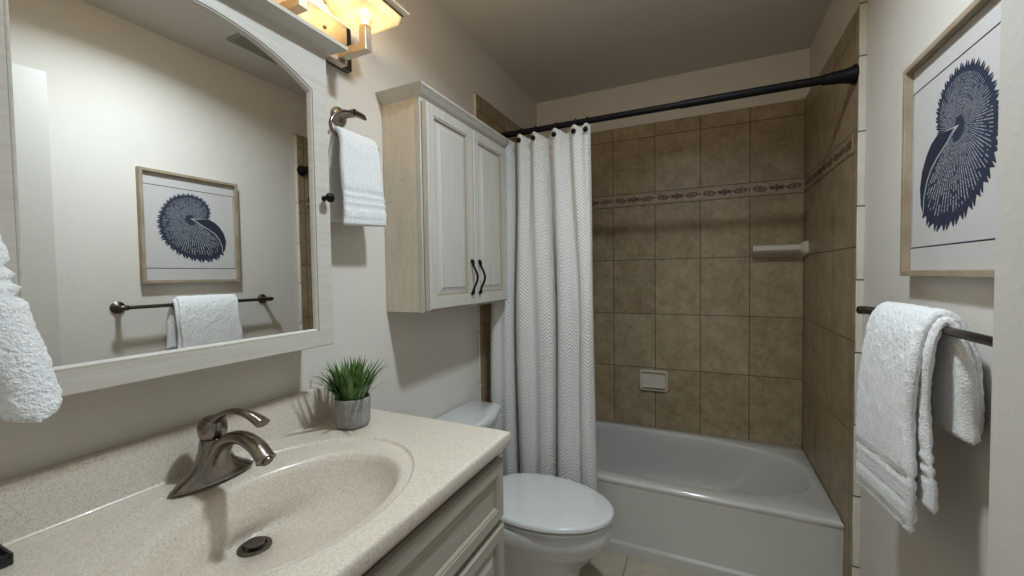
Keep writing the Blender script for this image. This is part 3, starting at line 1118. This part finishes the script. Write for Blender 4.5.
# ------------------------------------------------------------------ black tray at the near end of the counter
tr = thing('black_tray', 'corner of a low black tray on the near end of the counter', 'tray', (0.07, 0.14, ZK))
bm = BM()
ty0, ty1, tx0, tx1 = 0.05, 0.226, 0.043, 0.109
box(bm, tx0, tx1, ty0, ty1, ZK + 0.0003, ZK + 0.010, 0.002)
obj('base', bm, 'black_plastic', tr)
bm = BM()
for (a, b, c, d) in ((tx0, tx1, ty0, ty0 + .004), (tx0, tx1, ty1 - .004, ty1), (tx0, tx0 + .004, ty0 + .004, ty1 - .004), (tx1 - .004, tx1, ty0 + .004, ty1 - .004)):
    box(bm, a, b, c, d, ZK + 0.0095, ZK + 0.018, 0.001, 1)
obj('rim', bm, 'black_plastic', tr)

# ------------------------------------------------------------------ mirror cabinet
XM = 0.1131
my0, my1, mz0, mz1 = 0.192, 0.8076, 1.1277, 1.905
FXM = XM + 0.010
iy0, iy1, iz0 = 0.247, 0.7555, 1.174
mc = thing('mirror_cabinet', 'antique cream wall cabinet with an arched mirror door above the sink', 'mirror cabinet', (0.0, 0.5, mz0))
bm = BM()
box(bm, 0.001, XM - 0.012, my0 + 0.004, my1 - 0.004, mz0 + 0.004, mz1 + 0.001, 0.002)
obj('body', bm, 'cream_side', mc)
# arched opening outline
arc_e, arc_t = 1.789, 1.861
NA = 28


def opening(e):
    """inner outline offset outward by e, counter-clockwise seen from +x"""
    y0, y1, z0 = iy0 - e, iy1 + e, iz0 - e
    pts = [(y0, z0), (y1, z0)]
    yc, hw2 = (y0 + y1) / 2, (y1 - y0) / 2
    rise = arc_t - arc_e
    R_ = (hw2 ** 2 + rise ** 2) / (2 * rise)
    for k in range(NA + 1):
        y = y1 + (y0 - y1) * k / NA
        z = arc_t + e - R_ + sqrt(R_ ** 2 - (y - yc) ** 2)
        pts.append((y, z))
    return pts


def outer_match():
    pts = [(my0, mz0), (my1, mz0)]
    for k in range(NA + 1):
        y = my1 + (my0 - my1) * k / NA
        pts.append((y, mz1))
    return pts


bm = BM()
lo = [[(XM - 0.010, y, z) for y, z in outer_match()], [(FXM - 0.002, y, z) for y, z in outer_match()],
      [(FXM, y + (0.002 if y == my0 else -0.002 if y == my1 else 0), z + (0.002 if z == mz0 else 0)) for y, z in outer_match()],
      [(FXM, y, z) for y, z in opening(0.006)], [(FXM - 0.002, y, z) for y, z in opening(0.0045)], [(FXM - 0.0015, y, z) for y, z in opening(0.0025)], [(FXM - 0.004, y, z) for y, z in opening(0.0)], [(XM - 0.001, y, z) for y, z in opening(-0.002)]]
loft(bm, lo, False, False, mis=[0, 0, 0, 1, 0, 0, 0])
fr = obj('door_frame', bm, ['cream_along', 'groove'], mc, angle=35)
bm = BM()
vs_ = [bm.verts.new((XM, y, z)) for y, z in opening(0.003)]
bm.faces.new(vs_)
vb_ = [bm.verts.new((XM - 0.006, y, z)) for y, z in opening(0.003)]
for k in range(len(vs_)):
    bm.faces.new((vs_[k], vb_[k], vb_[(k + 1) % len(vs_)], vs_[(k + 1) % len(vs_)]))
obj('mirror_glass', bm, 'mirror', mc, smooth=False)
bm = BM()
prof = [(0.0015, mz1), (FXM + 0.001, mz1), (FXM + 0.004, mz1 + 0.004), (FXM + 0.020, mz1 + 0.010), (FXM + 0.040, mz1 + 0.014), (FXM + 0.046, mz1 + 0.015), (FXM + 0.046, mz1 + 0.024), (0.0015, mz1 + 0.024)]
ys = [0, 0.001, 0.003, 0.012, 0.020, 0.022, 0.022, 0]


def crown_loop(sgn, yedge):
    return [(x, yedge + sgn * d, z) for (x, z), d in zip(prof, [0.001, 0.001, 0.004, 0.018, 0.030, 0.033, 0.033, 0.033])]


loft(bm, [crown_loop(-1, my0), crown_loop(1, my1)])
obj('crown', bm, 'cream_along', mc, angle=30)
bm = BM()
lathe(bm, [(0.0075, -0.0005), (0.0075, 0.002), (0.0045, 0.004), (0.0045, 0.013), (0.009, 0.016), (0.0125, 0.021), (0.0115, 0.027), (0.006, 0.031), (0.001, 0.032)], (FXM, 0.787, 1.520), 'x', 22)
obj('knob', bm, 'black_metal', mc, label='black round door knob')

# ------------------------------------------------------------------ vanity light
vl = thing('vanity_light', 'brushed nickel bath light bar with square frosted glass shades above the mirror', 'wall light', (0.0, 0.607, 2.02))
bm = BM(); box(bm, 0.0005, 0.022, 0.22, 0.996, 1.962, 2.095, 0.002); obj('backplate', bm, 'dark_steel', vl, angle=15)
bm = BM(); box(bm, 0.022, 0.050, 0.262, 0.952, 1.955, 2.075, 0.002); obj('light_bar', bm, 'brushed_nickel', vl, angle=15)
for k in range(3):
    bm = BM()
    lathe(bm, [(0.005, 0), (0.005, 0.003), (0.001, 0.004)], (0.05, 0.39 + 0.215 * k + 0.05, 2.03), 'x', 12)
    obj('screw_cap', bm, 'dark_steel', vl)
AY = [0.285, 0.50, 0.715, 0.93]
AX, AZ = 0.145, 1.978


def sq(h, z, cx, cy):
    return [(cx - h, cy - h, z), (cx + h, cy - h, z), (cx + h, cy + h, z), (cx - h, cy + h, z)]


for y in AY:
    bm = BM()
    a = 0.0125
    box(bm, 0.049, AX + a, y - a, y + a, AZ - a, AZ + a, 0.0015)
    box(bm, AX - a, AX + a, y - a, y + a, AZ + a - 0.001, 2.040, 0.0015)
    obj('arm', bm, 'brushed_nickel', vl, angle=15)
    bm = BM()
    loft(bm, [sq(0.030, 2.050, AX, y), sq(0.066, 2.058, AX, y), sq(0.076, 2.092, AX, y), sq(0.073, 2.092, AX, y), sq(0.063, 2.061, AX, y), sq(0.028, 2.054, AX, y)])
    shd = obj('shade', bm, 'frosted', vl, angle=20, label='square frosted glass shade')
    bm = BM()
    rows = loft(bm, [sq(0.077, 2.088, AX, y), sq(0.090, 2.096, AX, y), sq(0.090, 2.101, AX, y), sq(0.077, 2.093, AX, y)], False, False)
    for k in range(4):
        bm.faces.new((rows[3][k], rows[3][(k + 1) % 4], rows[0][(k + 1) % 4], rows[0][k]))
    obj('glass_rim', bm, 'rim_glass', shd, smooth=False)
    for sx in (-1, 1):
        bm = BM()
        box(bm, AX + sx * 0.0765 - 0.003, AX + sx * 0.0765 + 0.003, y - 0.074, y + 0.074, 2.084, 2.089, 0.0008, 1)
        obj('shade_clip', bm, 'dark_steel', shd, smooth=False)
    bm = BM()
    lathe(bm, [(0.009, 2.046), (0.009, 2.056), (0.014, 2.061), (0.018, 2.070), (0.016, 2.080), (0.009, 2.086), (0.001, 2.088)], (AX, y, 0), n=20)
    obj('bulb', bm, 'bulb_glow', shd)
    ld = bpy.data.lights.new('vanity_bulb_lamp', 'POINT')
    ld.energy = 1.5
    ld.color = (1.0, 0.77, 0.47)
    ld.shadow_soft_size = 0.02
    lo_ = bpy.data.objects.new('vanity_bulb_lamp', ld)
    lo_.location = (AX, y, 2.112)
    COL.objects.link(lo_)

# ------------------------------------------------------------------ wall cabinet over the toilet
c0, c1, cb, ct, cd = 1.150, 1.773, 1.183, 1.917, 0.1665
wc = thing('wall_cabinet', 'antique cream two-door wall cabinet above the toilet', 'cabinet', (0.0, 1.46, cb))
bm = BM(); box(bm, 0.001, cd - 0.018, c0, c1, cb, ct, 0.001, 1); obj('body', bm, 'cream_side', wc)
bm = BM()
for (a, b, c, d) in ((c0 - 0.001, c0 + 0.04, cb - 0.001, ct), (c1 - 0.04, c1 + 0.001, cb - 0.001, ct), (c0 + .04, c1 - .04, cb - 0.001, cb + 0.04), (c0 + .04, c1 - .04, ct - 0.04, ct)):
    box(bm, cd - 0.018, cd, a, b, c, d, 0.001, 1)
obj('face_frame', bm, 'cream_vertical', wc)
for y in (c0 + 0.09, c1 - 0.09):
    for z in (cb + 0.03, ct - 0.05):
        bm = BM()
        box(bm, cd, cd + 0.0042, y - 0.004, y + 0.004, z - 0.004, z + 0.004)
        obj('bumper', bm, 'black_plastic', wc)
cm = (c0 + c1) / 2
for y0, y1, hy_ in ((c0 + 0.005, cm - 0.001, cm - 0.030), (cm + 0.001, c1 - 0.005, cm + 0.030)):
    dd = panel('cabinet_door', y0, y1, cb + 0.006, ct - 0.012, cd + 0.004, wc, 'cream_vertical', 0.050, True, 0.020)
    wave_pull('door_pull', cd + 0.024, hy_, 1.232, 1.372, dd)
    bm = BM()
    for z in (cb + 0.03, ct - 0.04):
        pass
bm = BM()
prof = [(0.0015, ct - 0.001), (cd, ct - 0.001), (cd + 0.003, ct + 0.003), (cd + 0.008, ct + 0.006), (cd + 0.018, ct + 0.014), (cd + 0.026, ct + 0.025), (cd + 0.030, ct + 0.028), (cd + 0.031, ct + 0.034), (0.0015, ct + 0.034)]
off = [0.0, 0.0, 0.003, 0.008, 0.018, 0.026, 0.030, 0.031, 0.031]


def cl(sgn, ye):
    return [(x, ye + sgn * o_, z) for (x, z), o_ in zip(prof, off)]


loft(bm, [cl(-1, c0), cl(1, c1)])
obj('crown', bm, 'cream_along', wc, angle=25)

# ------------------------------------------------------------------ picture on the right wall
py0, py1, pz0, pz1 = 0.9901, 1.4267, 1.2927, 1.8263
PXF, PXP = 1.510, 1.527
pf = thing('framed_print', 'light oak framed print of a spiny shell on the right wall', 'picture', (WD, 1.21, pz0))
bm = BM()


def fr_loop(x, e):
    return [(x, py0 + e, pz0 + e), (x, py1 - e, pz0 + e), (x, py1 - e, pz1 - e), (x, py0 + e, pz1 - e)]


loft(bm, [fr_loop(WD - 0.0005, 0), fr_loop(PXF + 0.001, 0), fr_loop(PXF, 0.001), fr_loop(PXF, 0.013), fr_loop(PXF + 0.001, 0.014), fr_loop(PXP, 0.014)], True, False)
obj('frame', bm, 'oak', pf, angle=30)
bm = BM()
loft(bm, [fr_loop(WD - 0.002, 0.0145), fr_loop(PXP, 0.0145)], True, True)
paper = obj('print', bm, 'paper', pf, smooth=False)
# spiny shell engraving, flat ink on the paper
ARC = [(1.28, 1.618), (1.290, 1.661), (1.28, 1.691), (1.256, 1.718), (1.231, 1.728), (1.201, 1.733), (1.172, 1.728), (1.144, 1.719), (1.116, 1.699), (1.097, 1.675), (1.079, 1.644), (1.07, 1.617),
       (1.065, 1.596), (1.064, 1.577), (1.069, 1.547), (1.074, 1.516), (1.091, 1.486), (1.117, 1.459), (1.143, 1.436), (1.171, 1.421), (1.209, 1.408), (1.239, 1.403), (1.27, 1.401), (1.302, 1.408), (1.335, 1.426), (1.349, 1.447)]
cy, cz = 1.197, 1.614
pol = []
lasta = None
for y, z in ARC:
    a = atan2(z - cz, y - cy)
    if lasta is not None:
        while a < lasta:
            a += 2 * pi
    lasta = a
    pol.append((a, sqrt((y - cy) ** 2 + (z - cz) ** 2)))


def rad(a):
    for (a0, r0), (a1, r1) in zip(pol[:-1], pol[1:]):
        if a <= a1:
            t = (a - a0) / max(a1 - a0, 1e-6)
            return r0 + (r1 - r0) * max(0, t)
    return pol[-1][1]


AK = pol[-1][0]
for y, z in [(1.346, 1.485), (1.332, 1.522), (1.312, 1.548), (1.286, 1.567), (1.245, 1.590)]:
    a = atan2(z - cz, y - cy)
    while a < pol[-1][0]:
        a += 2 * pi
    pol.append((a, sqrt((y - cy) ** 2 + (z - cz) ** 2)))
A0, A1 = pol[0][0], pol[-1][0]
bm = BM()


def pv(y, z, lvl):
    return bm.verts.new((PXP - 0.0003 * lvl, y, z))


def at(a, r):
    return cy + r * cos(a), cz + r * sin(a)


nS = 150
cen = pv(cy, cz, 1)
ringv = [pv(*at(A0 + (A1 - A0) * k / nS, rad(A0 + (A1 - A0) * k / nS) * (0.965 if A0 + (A1 - A0) * k / nS < AK else 1.0)), 1) for k in range(nS + 1)]
for k in range(nS):
    bm.faces.new((cen, ringv[k], ringv[k + 1])).material_index = 0
# spines along the keel
nT = 62
for k in range(nT):
    a = A0 + (AK - A0) * (k + 0.5) / nT
    da = (AK - A0) / nT * 0.50
    lean = 0.02 if k % 2 else -0.02
    R_ = rad(a)
    ln = 0.009 if k % 2 else 0.007
    p = [at(a - da, R_ * 0.955), at(a + da, R_ * 0.955), at(a + da * 0.25 + lean, R_ + ln * 0.75), at(a - da * 0.1 + lean, R_ + ln)]
    f = bm.faces.new([pv(*q_, 1.4) for q_ in p]); f.material_index = 0
# ribs: rows of pale dashes, bending as they leave the hub
nR = 84
rnd = random.Random(11)
for k in range(nR):
    a = A0 + 0.10 + (A1 - A0 - 0.34) * k / (nR - 1)
    frac = (a - A0) / (A1 - A0)
    sw = -0.42 * (1 - frac) + 0.30 * frac        # ribs sweep out of the hub
    nd = 17 if rad(a) > 0.14 else 12
    for j in range(nd):
        t0 = 0.16 + 0.72 * j / nd
        t1 = t0 + 0.72 / nd * rnd.choice((0.72, 0.85, 0.85, 0.95))
        bend = lambda t: min(max(a + sw * (1 - t) ** 1.6, A0 + 0.02), A1 - 0.02)
        if rnd.random() < 0.05 + 1.1 * max(0, t0 - 0.62):
            continue
        wa = (A1 - A0) / nR * 0.5 * (0.24 + 0.24 * rnd.random()) * (1 - 0.45 * max(0, t0 - 0.5) / 0.4)
        p = [at(bend(t0) - wa, rad(bend(t0)) * t0), at(bend(t1) - wa, rad(bend(t1)) * t1), at(bend(t1) + wa, rad(bend(t1)) * t1), at(bend(t0) + wa, rad(bend(t0)) * t0)]
        f = bm.faces.new([pv(*q_, 2) for q_ in p]); f.material_index = 1
# dark opening of the shell
outer = [(1.285, 1.618), (1.314, 1.604), (1.335, 1.583), (1.356, 1.55), (1.366, 1.509), (1.360, 1.468), (1.350, 1.447)]
inner = [(1.215, 1.612), (1.245, 1.590), (1.286, 1.567), (1.312, 1.548), (1.332, 1.522), (1.346, 1.485), (1.349, 1.447)]
ov = [pv(*q_, 3) for q_ in outer]
iv = [pv(*q_, 3) for q_ in inner]
for k in range(len(ov) - 1):
    bm.faces.new((ov[k], ov[k + 1], iv[k + 1], iv[k])).material_index = 2
lip0 = [pv(y - 0.004, z - 0.003, 3.5) for y, z in inner]
lip1 = [pv(y, z, 3.5) for y, z in inner]
for k in range(len(lip0) - 1):
    bm.faces.new((lip0[k], lip0[k + 1], lip1[k + 1], lip1[k])).material_index = 1
obj('shell_drawing', bm, ['navy_ink', 'pale_ink', 'dark_ink'], paper, smooth=False)
bm = BM()
for (a, b, c, d) in ((1.0046, 1.412, 1.7545, 1.7575), (1.0046, 1.412, 1.3625, 1.3655), (1.4065, 1.4078, 1.3655, 1.7545)):
    bm.faces.new([bm.verts.new((PXP - 0.0003, y, z)) for y, z in ((a, c), (b, c), (b, d), (a, d))])
obj('border_line', bm, 'dark_ink', paper, smooth=False)

# ------------------------------------------------------------------ towel bar on the right wall
BX, BZ = 1.470, 1.189
tb = thing('towel_bar', 'dark nickel towel bar on the right wall below the shell print', 'towel bar', (WD, 1.24, BZ))
bm = BM(); tube(bm, [(BX, 0.905, BZ), (BX, 1.562, BZ)], 0.0085, 18); obj('bar', bm, 'bronze', tb)
for y in (0.905, 1.562):
    bm = BM()
    lathe(bm, [(0.027, 0.0005), (0.027, 0.006), (0.020, 0.011), (0.011, 0.016), (0.0095, 0.040), (0.0115, 0.058), (0.0125, 0.070), (0.0115, 0.080), (0.004, 0.084)], (WD, y, BZ), '-x', 22)
    s = 1 if y > 1.2 else -1
    tube(bm, [(BX, y - s * 0.010, BZ), (BX, y + s * 0.012, BZ), (BX, y + s * 0.020, BZ), (BX, y + s * 0.024, BZ)], [0.0115, 0.0115, 0.008, 0.004], 16)
    obj('bracket', bm, 'bronze', tb)


# ------------------------------------------------------------------ terry towels
def hsh(p, f):
    return noise.noise(Vector(p) * f)


def terry_sheet(bm, path, u_pts, th, place, bands=(), na=90, nw=70, rough=0.0030, thick=None, wave=None):
    """a thick folded cloth: 'path' is the centre line in a local (a, b) plane, extruded over u; rounded closed section.
    place(a, b, u) -> world. bands: list of (distance from the path's start, half width)"""
    P = spline([(p[0], p[1], 0) for p in path], na)
    dist = [0.0]
    for i in range(1, len(P)):
        dist.append(dist[-1] + (P[i] - P[i - 1]).length)
    T = [(P[min(i + 1, na)] - P[max(i - 1, 0)]).normalized() for i in range(na + 1)]
    Nn = [Vector((-t.y, t.x, 0)) for t in T]
    total = dist[-1]
    loops = []
    u0, u1 = u_pts
    for k in range(nw + 1):
        s = k / nw
        # rounded selvedges: section gets thinner at both ends
        edge = min(s, 1 - s) * (u1 - u0)
        kk = 1.0 if edge > th * 0.5 else sqrt(max(0.0, 1 - (1 - edge / (th * 0.5)) ** 2))
        kk = max(kk, 0.12)
        lp = []
        for side in (1, -1):
            rng = range(na + 1) if side == 1 else range(na, -1, -1)
            for i in rng:
                e = min(dist[i], total - dist[i])
                cap = 1.0 if e > th * 0.5 else sqrt(max(0.02, 1 - (1 - e / (th * 0.5)) ** 2))
                h = th * 0.5 * kk * cap * (thick(dist[i] / total) if thick else 1.0)
                groove, rg = 0.0, rough
                for (bd, bw) in bands:
                    dd = abs(dist[i] - bd)
                    if dd < bw:
                        rg = rough * 0.15
                        groove = 0.0050 * (0.5 + 0.5 * cos(pi * dd / bw))
                q_ = P[i] + Nn[i] * (side * max(h - groove, 0.001))
                u = u0 + (u1 - u0) * s
                a_, b_, uu = q_.x, q_.y, u
                if wave:
                    a_, b_, uu = wave(a_, b_, u, s, dist[i] / total)
                w_ = Vector(place(a_, b_, uu))
                nrm = Vector(place(a_ + Nn[i].x * side, b_ + Nn[i].y * side, uu)) - Vector(place(a_, b_, uu))
                n_ = hsh(w_, 210) * 0.65 + hsh(w_, 95) * 0.5 + hsh(w_, 28) * 0.5
                w_ += nrm.normalized() * n_ * rg
                lp.append(w_)
        loops.append(lp)
    rows = loft(bm, loops, False, False)
    m_ = len(rows[0])
    for row in (rows[0], rows[-1]):           # close the thin ends strip by strip
        for i in range(na):
            bm.faces.new((row[i], row[i + 1], row[m_ - 2 - i], row[m_ - 1 - i]))


# bath towel folded over the bar: an outer and an inner layer
def bt_place(a, b, u):
    return (a, u, b)


def bt_wave(a, b, u, s, t):
    low = max(0.0, (1.19 - b)) / 0.46
    a += 0.006 * sin(9 * u + 5 * b) * low
    u += (0.012 * low) * (1 if s > 0.5 else -0.4) + 0.004 * sin(25 * b + 2)
    return a, b + (0.022 - 0.034 * s) * low * (1 if t < 0.5 else 0), u


bm = BM()
terry_sheet(bm, [(1.420, 0.745), (1.418, 0.90), (1.422, 1.05), (1.429, 1.140), (1.441, 1.190), (1.463, 1.2165), (1.487, 1.210), (1.503, 1.180), (1.512, 1.13), (1.518, 1.06), (1.520, 0.985)],
            (1.090, 1.362), 0.021, bt_place, bands=[(0.075, 0.008), (0.097, 0.008), (0.125, 0.008), (0.02, 0.006)], na=150, nw=95, wave=bt_wave)


def bt_wave2(a, b, u, s, t):
    low = max(0.0, (1.19 - b)) / 0.46
    a += 0.012 * low * (1 - s) - 0.004 * low
    u += 0.006 * sin(20 * b) - 0.02 * low * (1 - s)
    if t > 0.62:
        u -= 0.018 * min(1, (t - 0.62) / 0.2) * (1 - s)
    return a, b, u


terry_sheet(bm, [(1.444, 0.828), (1.441, 0.94), (1.441, 1.06), (1.445, 1.14), (1.455, 1.184), (1.470, 1.2075), (1.485, 1.189), (1.491, 1.15), (1.496, 1.07), (1.498, 0.975)],
            (1.086, 1.350), 0.017, bt_place, bands=[(0.07, 0.008), (0.092, 0.008), (0.12, 0.008)], na=130, nw=80, wave=bt_wave2, thick=lambda t: 1 + 0.65 * min(1, max(0, t - 0.66) / 0.15))
o = obj('bath_towel', bm, 'terry', angle=180)
rebase(o, (BX, 1.23, 0.74))
tag(o, 'white terry bath towel folded over the bar on the right wall', 'towel')


# towel holders: an open bar on a curved arm
def make_holder(name, label, place, loc):
    """place(out, along, z): out = distance from the wall"""
    t_ = thing(name, label, 'towel holder', loc)
    bm = BM()
    nrm = Vector(place(1, 0, 0)) - Vector(place(0, 0, 0))

    def pt(o_, a_, z_):
        return Vector(place(o_, a_, z_))
    tube(bm, [pt(0.0005, 0, 0), pt(0.006, 0, 0), pt(0.011, 0, 0), pt(0.016, 0, 0), pt(0.04, 0, 0), pt(0.060, 0, 0), pt(0.072, 0, 0)], [0.030, 0.030, 0.024, 0.013, 0.0105, 0.0125, 0.0115], 24)
    obj('post', bm, 'nickel', t_)
    bm = BM()
    tube(bm, [pt(0.068, -0.004, -0.001), pt(0.069, 0.018, 0.0), pt(0.070, 0.036, -0.002), pt(0.070, 0.046, -0.006)], [0.0105, 0.0095, 0.0085, 0.0035], 16)
    obj('finial', bm, 'nickel', t_)
    bm = BM()
    arm = spline([pt(0.066, 0, 0), pt(0.066, -0.045, -0.010), pt(0.066, -0.082, -0.040), pt(0.066, -0.088, -0.068), pt(0.066, -0.070, -0.084), pt(0.066, -0.02, -0.088), pt(0.066, 0.05, -0.088), pt(0.066, 0.098, -0.087)], 48)
    tube(bm, arm, 0.0048, 12)
    tube(bm, [pt(0.066, 0.094, -0.087), pt(0.066, 0.099, -0.087), pt(0.066, 0.104, -0.087)], [0.004, 0.0075, 0.003], 12)
    obj('ring', bm, 'nickel', t_)
    return t_


make_holder('towel_ring', 'nickel open towel holder on the left wall between mirror and wall cabinet', lambda o_, a_, z_: (o_, 0.955 + a_, 1.812 + z_), (0.0, 0.955, 1.812))


def ht_place(a, b, u):
    return (a, u, b)


def ht_wave(a, b, u, s, t):
    low = max(0.0, (1.72 - b)) / 0.24
    u += 0.012 * low * (s - 0.3) + 0.003 * sin(30 * b)
    a += 0.004 * sin(18 * u + 2) * low
    return a, b - 0.010 * (1 - s) * low, u


bm = BM()
terry_sheet(bm, [(0.100, 1.470), (0.098, 1.56), (0.093, 1.64), (0.087, 1.700), (0.078, 1.730), (0.066, 1.742), (0.054, 1.731), (0.047, 1.70), (0.042, 1.64), (0.038, 1.56), (0.036, 1.485)],
            (0.878, 1.032), 0.018, ht_place, bands=[(0.055, 0.008), (0.075, 0.007), (0.095, 0.008), (0.016, 0.005)], na=120, nw=60, rough=0.0022, wave=ht_wave)
o = obj('hand_towel', bm, 'terry', angle=180)
rebase(o, (0.066, 0.965, 1.48))
tag(o, 'white hand towel hanging on the holder between mirror and wall cabinet', 'towel')

# the same holder and a fluffy towel on the wall beside the doorway, at the left edge of the picture
LX, LY = 0.49, 0.02
make_holder('towel_ring', 'nickel open towel holder beside the doorway at the near end of the counter', lambda o_, a_, z_: (LX - a_, LY + o_, 1.545 + z_), (LX, LY, 1.545))


def lt_place(a, b, u):
    return (u, LY + a, b)


def lt_wave(a, b, u, s, t):
    low = max(0.0, (1.455 - b)) / 0.27
    k = 1 + 0.55 * low
    a = 0.066 + (a - 0.066) * k + 0.006 * sin(34 * u + 3 * b) * low
    u = 0.42 + (u - 0.42) * (0.42 + 0.88 * low) + 0.004 * sin(26 * b)
    return a, b - 0.012 * low * s, u


bm = BM()
terry_sheet(bm, [(0.098, 1.205), (0.097, 1.26), (0.096, 1.32), (0.093, 1.39), (0.088, 1.435), (0.078, 1.462), (0.066, 1.472), (0.054, 1.461), (0.046, 1.43), (0.042, 1.38), (0.040, 1.30), (0.038, 1.235)],
            (0.41, 0.522), 0.026, lt_place, bands=[(0.100, 0.006), (0.112, 0.006), (0.124, 0.006), (0.165, 0.006), (0.177, 0.006), (0.189, 0.006)], na=200, nw=100, rough=0.0032, wave=lt_wave)
o = obj('hand_towel', bm, 'terry', angle=180)
rebase(o, (0.49, 0.09, 1.20))
tag(o, 'fluffy white towel hanging in the foreground at the left edge, before the mirror frame', 'towel')
